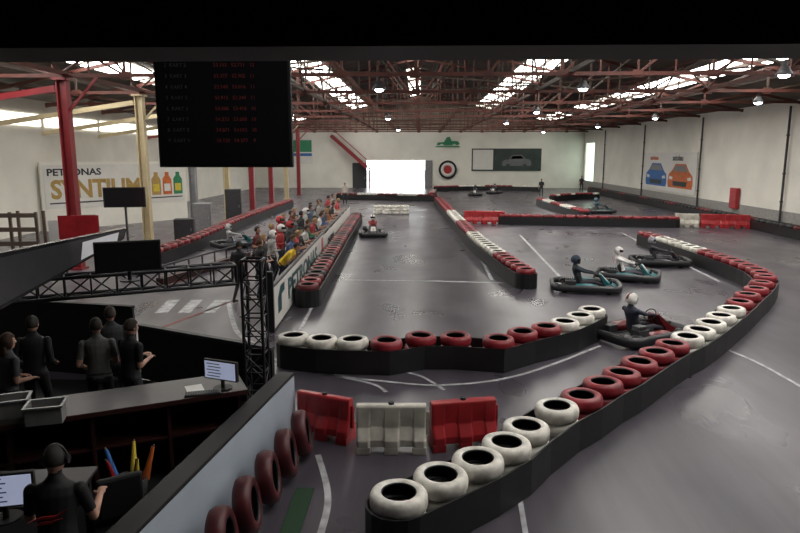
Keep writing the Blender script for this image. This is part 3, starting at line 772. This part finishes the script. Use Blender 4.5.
# ---------------------------------------------------------------- left banner wall
A=Vector((-19.6,33,0)); B=Vector((-14.8,40,0)); L=(B-A).length; ang=math.atan2(7,4.8)
struct(MB().box((L/2,.1,1.8),(L+.3,.15,3.6)).obj('wall_partition',[WALL],loc=A,rot=(0,0,ang)))
b=empty('sponsor_banner',A+Vector((0,0,1.15)),ang); tag(b,'large white sponsor banner with gold lettering on a partition wall','banner')
MB().box((L/2,-.0,1.15),(L,.03,2.3)).obj('sheet',[WBAN],b)
text('PETRONAS',.5,TXTD,(.15,-.03,1.75),(R90,0,0),b,bold=.014,name='lettering',sx=1.2)
text('SYNTIUM',1.35,TXTG,(.3,-.03,.55),(R90,0,0),b,bold=.045,name='lettering',sx=.92)
for i,c in enumerate((TXTG,ORANGE,GREEN)):
    m=MB(); x=6.2+.75*i; m.prism([(x,.45),(x+.62,.45),(x+.62,1.35),(x+.45,1.6),(x+.45,1.8),(x+.18,1.8),(x+.18,1.6),(x,1.4)],-.028,-.02)
    m.prism([(x+.1,.65),(x+.52,.65),(x+.52,1.1),(x+.1,1.1)],-.034,-.028,1); m.obj('bottle_picture',[c,YEL if i!=1 else WBAN],b)
m=MB().prism([(.2,.25),(L-.2,.25),(L-.2,.32),(.2,.32)],-.026,-.02); m.obj('banner_stripe',[TXTD],b)

# far wall dressing
def poster(name,label,cat,loc,rz,w,h,base,shapes):
    b=empty(name,loc,rz); tag(b,label,cat); MB().box((0,0,h/2),(w,.05,h)).obj('sheet',[base],b)
    for nm,poly,mt in shapes:
        m=MB(); m.prism(poly,-.04,-.03); m.obj(nm,[mt],b)
    return b
def carpoly(x,z,s):
    return [(x+s*a,z+s*c) for a,c in ((-1,.0),(-1.0,.28),(-.85,.40),(-.55,.46),(-.3,.74),(.35,.76),(.65,.5),(.95,.42),(1.05,.2),(1.0,0),(.75,0),(.68,.14),(.5,.14),(.43,0),(-.42,0),(-.5,.14),(-.68,.14),(-.75,0))]
def glasspoly(x,z,s): return [(x+s*a,z+s*c) for a,c in ((-.42,.48),(-.24,.68),(.3,.70),(.5,.5))]
b=poster('wall_banner','wide dark banner with a white panel and car picture','banner',(10.3,78.08,2.05),0,8.3,2.65,mat('teal_dark_print',(.035,.055,.050),.5,noise=.5,scale=.8),
  [('white_panel',[(-4.0,.15),(-1.6,.15),(-1.6,2.5),(-4.0,2.5)],WBAN),('car_picture',carpoly(1.2,.6,1.7),mat('silver_print',(.14,.15,.15),.4)),('car_window_picture',[(x,z) for x,z in glasspoly(1.2,.6,1.7)],TXTD)])
b=poster('wall_banner','white banner with a blue car and an orange car','banner',(19.42,51.5,1.15),-R90,10.8,3.0,WBAN,[])
for x,mt,lb in ((-2.35,BLUE,'blue'),(2.6,ORANGE,'orange')):
    S2=[(x-2.35,.75),(x-2.2,1.35),(x-1.55,1.65),(x-.95,2.15),(x+.95,2.15),(x+1.65,1.6),(x+2.25,1.3),(x+2.35,.7),(x+2.2,.35),(x-2.2,.35)]
    MB().prism(S2,-.04,-.03).obj('car_picture',[mt],b)
    MB().prism([(x-1.35,1.6),(x-.85,2.03),(x+.85,2.03),(x+1.4,1.58)],-.05,-.041).obj('windscreen_picture',[GRY],b)
    MB().prism([(x-1.2,.5),(x-1.35,.85),(x+1.35,.85),(x+1.2,.5)],-.05,-.041).obj('grille_picture',[TXTD],b)
    for sx in(-1,1): MB().prism([(x+sx*1.45,.95),(x+sx*2.1,1.0),(x+sx*1.95,1.22),(x+sx*1.4,1.15)],-.05,-.041).obj('headlamp_picture',[WBAN],b)
text('autobau',.62,TXTD,(1.0,-.04,2.4),(R90,0,0),b,bold=.01,name='lettering'); text('autohaus',.5,ORANGE,(-3.8,-.04,2.42),(R90,0,0),b,bold=.01,name='lettering')
b=poster('wall_poster','green and white poster with blue band on the end wall','poster',(-14.4,78.08,2.9),0,2.8,3.0,WBAN,
  [('green_panel',[(-1.3,1.4),(1.3,1.4),(1.3,2.8),(-1.3,2.8)],GREEN),('blue_band',[(-1.3,.9),(1.3,.9),(1.3,1.25),(-1.3,1.25)],BLUE)])
b=empty('wall_emblem',(3.3,78.08,5.1)); tag(b,'green racing emblem painted high on the white end wall','emblem')
m=MB(); m.prism([(-1.4,0),(-1.2,.3),(-.5,.35),(-.2,.9),(.2,1.0),(.4,.5),(1.2,.45),(1.4,.1),(1.0,0),(.9,.15),(.6,.15),(.5,0),(-.5,0),(-.6,.15),(-.9,.15),(-1,0)],-.04,-.03); m.prism([(-1.6,-.25),(1.5,-.25),(1.3,-.1),(-1.4,-.1)],-.04,-.03); m.obj('emblem_shape',[GREEN],b)
b=empty('round_tyre_sign',(3.3,78.05,2.2)); tag(b,'round red and white ring sign on the end wall','sign')
m=MB(); m.lathe([(.85,-.1),(1.1,-.1),(1.1,.05),(.85,.05)],32,axis='Y'); m.obj('ring',[BLK],b)
m=MB(); m.lathe([(.5,-.08),(.84,-.08),(.84,.05),(.5,.05)],32,axis='Y'); m.obj('inner_ring',[WBAN],b)
m=MB(); m.cyl((0,-.06,0),(0,.05,0),.49,.49,28); m.obj('hub',[PRED],b)
# red stair on far wall
b=empty('red_staircase',(-8.6,77.2,0)); tag(b,'red steel staircase descending along the end wall','staircase')
m=MB()
for yy in(-.5,.5): m.bar((-2.0,yy,6.2),(2.2,yy,2.5),.06,.35); m.bar((-2.0,yy,7.1),(2.2,yy,3.4),.05,.05)
m.obj('stringer',[CRED],b)
m=MB()
for i in range(14): m.box((-1.9+.3*i,0,6.15-.265*i),(.3,1.,.05))
m.obj('tread',[CRED],b)
m=MB(); m.box((2.5,0,1.2),(.1,.1,2.4)); m.box((2.5,.4,1.2),(.1,.1,2.4)); m.box((2.4,.1,2.4),(1.0,1.2,.08)); m.obj('landing',[CRED],b)
# fire hose cabinet
b=empty('fire_hose_cabinet',(19.35,40.2,.75),-R90); tag(b,'red fire hose cabinet on the white side wall','cabinet')
MB().box((0,0,.6),(.9,.2,1.25)).obj('body',[PRED],b,bevel=.02); m=MB().box((0,-.11,.6),(.8,.02,1.1)); d=m.obj('door',[PRED],b); MB().box((.3,-.13,.6),(.04,.03,.15)).obj('handle',[STEEL],d)

# ---------------------------------------------------------------- scoreboard under truss
w,h=2.02,1.82
zc=4.72
b=empty('timing_display',(-2.92,9.7,zc)); tag(b,'large black timing display with faint red lap times','display')
MB().box((0,0,0),(w,.10,h)).obj('housing',[BLK],b,bevel=.01)
MB().box((0,-.055,0),(w-.08,.01,h-.08)).obj('screen',[mat('dark_screen',(.010,.009,.012),.25,noise=.1)],b)
rows=['1   52.714   52.480   12','2   53.102   52.731   12','3   53.377   52.902   11','4   53.540   53.016   11','5   53.915   53.240   11','6   54.006   53.418   10','7   54.233   53.600   10','8   54.871   54.015   10','9   55.120   54.377    9']
for i,r in enumerate(rows):
    text(r[:1]+('  KART %s'%r[:1]),.075,SCRG,(-.85,-.062,.70-.155*i),(R90,0,0),b,ext=.001,name='display_row')
    text(r[4:],.075,SCRT,(-.12,-.062,.70-.155*i),(R90,0,0),b,ext=.001,name='display_row')
for sx in(-.7,.7): MB().cyl((sx,0,h/2),(sx,.3,6.6-zc),.02,.02,8).obj('hanging_rod',[DGR],b)

# ---------------------------------------------------------------- lighting truss by booth
def boxtruss(name,a,bb,w,n,label):
    a=Vector(a);bb=Vector(bb);d=bb-a;L=d.length;u=d.normalized()
    t=Vector((0,0,1)) if abs(u.z)<.9 else Vector((0,1,0)); x=u.cross(t).normalized();y=x.cross(u)
    m=MB(); cs=[(x*sx+y*sy)*w/2 for sx,sy in((-1,-1),(1,-1),(1,1),(-1,1))]
    for c in cs: m.cyl(c,d+c,.024,.024,8)
    for i in range(n):
        p=u*(L*i/n);q_=u*(L*(i+1)/n)
        for k_ in range(4):
            c0,c1=cs[k_],cs[(k_+1)%4]
            m.cyl(p+c0,q_+c1,.012,.012,6) if i%2 else m.cyl(p+c1,q_+c0,.012,.012,6)
            m.cyl(p+c0,p+c1,.012,.012,6)
    for e in (Vector(),d):
        for k_ in range(4): m.cyl(e+cs[k_],e+cs[(k_+1)%4],.02,.02,6)
    o=m.obj(name,[ALU],loc=a); tag(o,label,'truss'); return o
boxtruss('lighting_truss',(-6.5,6.95,2.32),(-2.66,8.95,2.32),.26,14,'horizontal dark metal lighting truss above the counter')
boxtruss('truss_tower',(-2.42,9.08,0.0),(-2.42,9.08,2.5),.28,9,'upright dark metal truss tower beside the booth wall')
# large screen seen at a grazing angle
b=empty('wide_screen',P(62,262,2.6)); tag(b,'large flat screen with painted glare seen almost edge-on above the counter','television')
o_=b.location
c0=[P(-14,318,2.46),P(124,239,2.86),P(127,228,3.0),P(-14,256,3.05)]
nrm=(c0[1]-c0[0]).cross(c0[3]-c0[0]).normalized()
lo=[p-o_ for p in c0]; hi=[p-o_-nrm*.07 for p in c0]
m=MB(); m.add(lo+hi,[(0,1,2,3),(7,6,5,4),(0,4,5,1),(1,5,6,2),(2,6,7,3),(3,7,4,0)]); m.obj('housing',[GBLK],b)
def onq(u,v): 
    a=lo[0].lerp(lo[1],u); d_=lo[3].lerp(lo[2],u); return a.lerp(d_,v)+nrm*.004
m=MB(); m.add([onq(.03,.08),onq(.97,.08),onq(.97,.92),onq(.03,.92)],[(0,1,2,3)]); m.obj('screen',[mat('screen_glass',(.04,.04,.045),.15,noise=.1)],b)
m=MB(); m.add([onq(.60,.15)+nrm*.003,onq(.92,.15)+nrm*.003,onq(.92,.8)+nrm*.003,onq(.60,.8)+nrm*.003],[(0,1,2,3)]); m.obj('painted_glare',[mat('painted_glare',(.45,.45,.47),.3,noise=.1,emit=.3)],b)  # pale glowing patch stands in for glare reflected on the screen glass
def screen_tv(p,rz,w,h,label,zbase,name='monitor',scr=GBLK,tilt=0):
    b=empty(name,(p[0],p[1],zbase),rz); tag(b,label,'monitor')
    R=Matrix.Rotation(tilt,3,'X'); m=MB().box((0,0,.12+h/2),(w,.05,h),0,R); m.obj('housing',[BLK],b,bevel=.006)
    MB().box((0,-.028,.12+h/2),(w-.04,.006,h-.04)).obj('screen',[scr],b)
    m=MB(); m.cyl((0,.02,0),(0,.02,.16),.025,.025,10); m.obj('stand',[BLK],b)
    m=MB(); m.cyl((0,.02,0),(0,.02,.015),.12,.12,20); m.obj('foot',[BLK],b)
    return b
q=P(130,281,2.46); screen_tv(q,.4,.76,.38,'black monitor mounted on the lighting truss',2.46)
q=P(222,387,1.07); b=screen_tv(q,-.35,.50,.26,'small monitor with a lit screen on the counter',1.047,scr=SCRW)
for i in range(5): MB().box((-.10+.02*(i%2),-.033,.33-.04*i),(.2,.004,.010)).obj('screen_row',[TXTD],b)
q=P(6,522,.98); b=screen_tv(q,.25,.5,.30,'monitor with a pale lit screen on the control desk',1.0,scr=SCRW)
for i in range(6): MB().box((-.1+.03*(i%2),-.033,.38-.04*i),(.22,.004,.010)).obj('screen_row',[BLUE],b)

# ---------------------------------------------------------------- booth
wa=Vector((-2.52,3.6,0)); wb=Vector((-1.80,8.75,0)); d=wb-wa
o=MB().box((d.length/2,.08,.43),(d.length,.16,.86)).obj('wall_booth',[WALLL],loc=wa,rot=(0,0,math.atan2(d.y,d.x))); struct(o)
o=MB().box((d.length/2,.12,.885),(d.length+.04,.24,.05)).obj('trim_2',[BLK],loc=wa,rot=(0,0,math.atan2(d.y,d.x)),bevel=.01); struct(o)
a=Vector((-5.0,10.9,0)); bb=Vector((-2.3,9.6,0)); d=bb-a
b=empty('black_partition',a,math.atan2(d.y,d.x)); tag(b,'low black partition panel behind the booth','partition')
MB().box((d.length/2,0,.5),(d.length,.06,.95)).obj('panel',[BLK],b); MB().box((d.length/2,0,1.0),(d.length,.1,.05)).obj('rail',[DGR],b)
a=Vector((-8.6,11.6,0)); bb=Vector((-5.1,10.95,0)); d=bb-a
b=empty('black_partition',a,math.atan2(d.y,d.x)); tag(b,'tall black partition panel behind the visitors','partition')
MB().box((d.length/2,0,.65),(d.length,.06,1.3)).obj('panel',[BLK],b); MB().box((d.length/2,0,1.32),(d.length,.1,.05)).obj('rail',[BLK],b)
# booth floor mat, green carpet
struct(MB().box((-5.6,7.1,.006),(6.2,7.4,.012)).obj('floor_booth',[BLK]))
p=P(296,516); o=MB().box((p.x,p.y+.1,.006),(.22,1.0,.012)).obj('green_mat',[GCARP]); tag(o,'narrow strip of green carpet beside the booth tyres','mat')
# counter
a=Vector((-5.6,6.45,0)); bb=Vector((-2.35,8.05,0)); d=bb-a
b=empty('reception_counter',a,math.atan2(d.y,d.x)); tag(b,'dark wooden reception counter with dark red front','counter')
MB().box((d.length/2,.0,1.02),(d.length,.75,.05)).obj('worktop',[DWOOD],b,bevel=.008)
m=MB(); m.box((d.length/2,.3,.5),(d.length-.1,.04,.99)); 
for i in range(5): m.box((.1+(d.length-.2)*i/4,0,.5),(.04,.62,.99))
m.obj('carcass',[DREDP],b); MB().box((d.length/2,0,.55),(d.length-.2,.6,.03)).obj('shelf',[DREDP],b)
MB().box((d.length/2,-.385,1.02),(d.length,.02,.06)).obj('edge_strip',[DREDP],b)
# control desk
b=empty('control_desk',(-4.3,4.75,0),.15); tag(b,'dark control desk in front of the operator','desk')
MB().box((0,.45,.98),(2.6,.7,.04)).obj('desktop',[DWOOD],b,bevel=.008)
for sx in(-1.2,1.2):
    for sy in(.15,.75): MB().box((sx,sy,.48),(.06,.06,.96)).obj('leg',[BLK],b)
def keyboard(p,rz,z):
    b=empty('keyboard',(p[0],p[1],z),rz); tag(b,'dark computer keyboard on the counter','keyboard')
    MB().box((0,0,.012),(.44,.15,.02)).obj('case',[PDG],b,bevel=.004)
    m=MB()
    for i in range(14):
        for j in range(4): m.box((-.2+.03*i,-.05+.032*j,.026),(.024,.024,.01))
    m.obj('keys',[DGR],b)
keyboard(P(203,393,1.06),.3,1.045)
o=MB().box((0,0,.003),(.21,.29,.006)).obj('paper_sheet',[WBAN],loc=P(196,392,1.047)+Vector((-.05,.1,.0)),rot=(0,0,.5)); tag(o,'white sheet of paper lying on the counter','paper')
def crate(px,py,s,label,rz):
    p=P(px,py,1.05); b=empty('plastic_crate',(p.x,p.y,1.045),rz); tag(b,label,'crate','crates on the counter')
    w,dd,hh=.36*s,.26*s,.2*s; m=MB()
    m.box((0,0,.01),(w,dd,.02)); 
    for sx in(-1,1): m.box((sx*w/2,0,hh/2),(.012,dd,hh)); m.box((0,sx*dd/2,hh/2),(w,.012,hh))
    m.box((0,dd/2+.01,hh),(w+.05,.03,.02)); m.box((0,-dd/2-.01,hh),(w+.05,.03,.02)); m.box((w/2+.01,0,hh),(.03,dd,.02)); m.box((-w/2-.01,0,hh),(.03,dd,.02))
    m.obj('tub',[mat('cloudy_plastic',(.20,.20,.20),.35)],b)
    m=MB()
    for i in range(9): m.box((random.uniform(-.12,.12)*s,random.uniform(-.08,.08)*s,.05+.05*random.random()),(.09,.05,.03),i%2,Matrix.Rotation(random.uniform(0,3),3,'Z'))
    m.obj('contents',[GRY,TXTD],b)
crate(12,414,1.,'dark plastic crate holding small items on the counter',.4); crate(47,420,1.0,'clear plastic crate holding papers on the counter',.3)
p=P(130,482,.45); b=empty('flag_bin',(p.x,p.y,0)); tag(b,'dark bin holding rolled marshal flags','bin')
m=MB(); m.lathe([(.0,.0),(.15,.0),(.19,.5),(.175,.5),(.14,.02),(.0,.02)],18); m.obj('bin',[BLK],b)
for i,(mt,cn) in enumerate(((ORANGE,'orange'),(YEL,'yellow'),(BLUE,'blue'),(PRED,'red'),(YEL,'yellow'))):
    an=i*1.25+.5; dx,dy=math.cos(an),math.sin(an)
    f=empty('marshal_flag',(p.x+.05*dx,p.y+.05*dy,.03)); tag(f,'rolled %s marshal flag standing in the bin'%cn,'flag','marshal flags in the bin')
    m=MB(); m.cyl((0,0,0),(.22*dx,.22*dy,.80),.011,.011,8); m.obj('pole',[WOOD],f)
    m=MB(); m.cyl((.11*dx,.11*dy,.42),(.21*dx,.21*dy,.78),.045,.018,9); m.obj('cloth',[mt],f)
p=P(118,507,.5); b=empty('office_chair',(p.x,p.y,0),.6); tag(b,'black padded office chair beside the desk','chair')
m=MB(); m.box((0,0,.48),(.48,.46,.08)); m.obj('seat',[BLK],b,bevel=.03)
m=MB(); m.box((0,-.24,.74),(.42,.07,.42)); m.obj('backrest',[BLK],b,bevel=.03)
m=MB(); m.cyl((0,0,.1),(0,0,.45),.03,.03,10); m.bar((0,-.15,.46),(0,-.25,.6),.05,.02); m.obj('column',[DGR],b)
m=MB()
for i in range(5):
    a_=2*math.pi*i/5; m.bar((0,0,.1),(.28*math.cos(a_),.28*math.sin(a_),.07),.04,.03); m.cyl((.28*math.cos(a_)-.015,.28*math.sin(a_),.03),(.28*math.cos(a_)+.015,.28*math.sin(a_),.03),.03,.03,10)
m.obj('wheelbase',[DGR],b)

# ---------------------------------------------------------------- left mid items
b=empty('wooden_rack',(-13.6,19.8,0),.1); tag(b,'weathered wooden rack with horizontal planks','rack')
for x in(-1.8,-.6,.6,1.4):
    for y in(0,.5): MB().box((x,y,1.1),(.08,.08,2.2)).obj('post',[WOOD],b)
for z in(.3,.75,1.2,1.65,2.1): MB().box((-.2,-.06,z),(3.3,.04,.14)).obj('plank',[WOOD],b)
b=empty('notice_board',(-11.2,20.4,0),.15); tag(b,'red and white notice board on posts','sign')
MB().box((.1,0,1.55),(1.25,.06,1.0)).obj('red_panel',[PRED],b); MB().box((-.68,0,1.5),(.3,.07,.8)).obj('white_panel',[WBAN],b)
for x in (-.4,.5): MB().box((x,.04,.6),(.05,.05,1.2)).obj('post',[DGR],b)
b=empty('hanging_screen',(-12.6,27.0,2.2),.2); tag(b,'dark flat screen on a stand near the cream column','television')
MB().box((0,0,0),(1.7,.08,.85)).obj('housing',[BLK],b); MB().box((0,-.045,0),(1.6,.01,.77)).obj('screen',[GBLK],b); MB().box((0,.06,-1.1),(.08,.08,2.2)).obj('stand',[DGR],b)
for x,y,hh,mt,lb in ((-11.4,33.2,1.5,GRY,'grey metal cabinet beside the pit lane'),(-11.2,30.0,1.0,DGR,'dark equipment box beside the column'),(-16.8,31.5,1.0,BLK,'black speaker box below the banner'),(-11.0,37.5,2.0,DGR,'tall dark cabinet beside the column')):
    b=empty('equipment_cabinet',(x,y,0),.2); tag(b,lb,'cabinet'); MB().box((0,0,hh/2),(.9,.6,hh)).obj('body',[mt],b,bevel=.02)
    d_=MB().box((0,-.31,hh/2),(.8,.02,hh-.1)).obj('door',[mt],b); MB().box((.33,-.33,hh/2),(.03,.03,.15)).obj('handle',[STEEL],d_)
b=empty('pit_lane_rail',P(160,286)); e=P(248,258)-P(160,286); tag(b,'low red and white kerb rail dividing the pit lane','kerb')
m=MB(); m.bar((0,0,.12),(e.x,e.y,.12),.25,.24); m.obj('kerb',[DREDP],b)
m=MB()
for i in range(8): m.cyl(e*(i/7)+Vector((0,0,.2)),e*(i/7)+Vector((0,0,.6)),.03,.03,8)
m.bar((0,0,.6),(e.x,e.y,.6),.05,.05); m.obj('rail',[DGR],b)

# ---------------------------------------------------------------- floor paint
tn=3
def paint(pts,w,mt=LINE,closed=False):
    global tn
    pp=catmull([Vector((p.x,p.y,0)) for p in pts],10); m=MB(); m.sweep([(p.x,p.y) for p in pp],[(-w/2,.0),(w/2,.0),(w/2,.005),(-w/2,.005)],False)
    struct(m.obj('trim_%d'%tn,[mt])); tn+=1
paint([P(268,357),P(320,373),P(380,381),P(445,385),P(520,375),P(600,346)],.07)
paint([P(262,362),P(330,375),P(372,384),P(386,392)],.07)
paint([P(383,367),P(420,376),P(444,390)],.06)
paint([P(480,256),P(492,280)],.12)
paint([P(345,280),P(430,281),P(505,283)],.12)
paint([P(520,235),P(560,277)],.1)
paint([P(728,350),P(760,364),P(810,392)],.07)
paint([P(518,488),P(530,560)],.06)
paint([P(318,455),P(328,500),P(312,560)],.08)
paint([P(620,232),P(720,282)],.08)
paint([P(345,228),P(330,270),P(300,330)],.08)
paint([P(228,300),P(236,330),P(255,345)],.12)
for x in (165,188,212): 
    paint([P(x+9,300),P(x-4,313)],.32)
paint([P(155,290),P(215,268),P(275,246)],.1,RLINE)
paint([P(150,332),P(235,300)],.1,RLINE)

# ---------------------------------------------------------------- world, camera
w=bpy.data.worlds.new('world'); S.world=w; w.use_nodes=True
bg=w.node_tree.nodes['Background']; bg.inputs[0].default_value=(.96,.98,1,1); bg.inputs[1].default_value=4.5
cam=bpy.data.cameras.new('camera'); cam.lens=F/800*36; cam.sensor_width=36; cam.clip_end=300
co=bpy.data.objects.new('camera',cam); COL.objects.link(co); co.location=(0,0,CH); co.rotation_euler=(math.pi/2-TH,0,PSI); S.camera=co
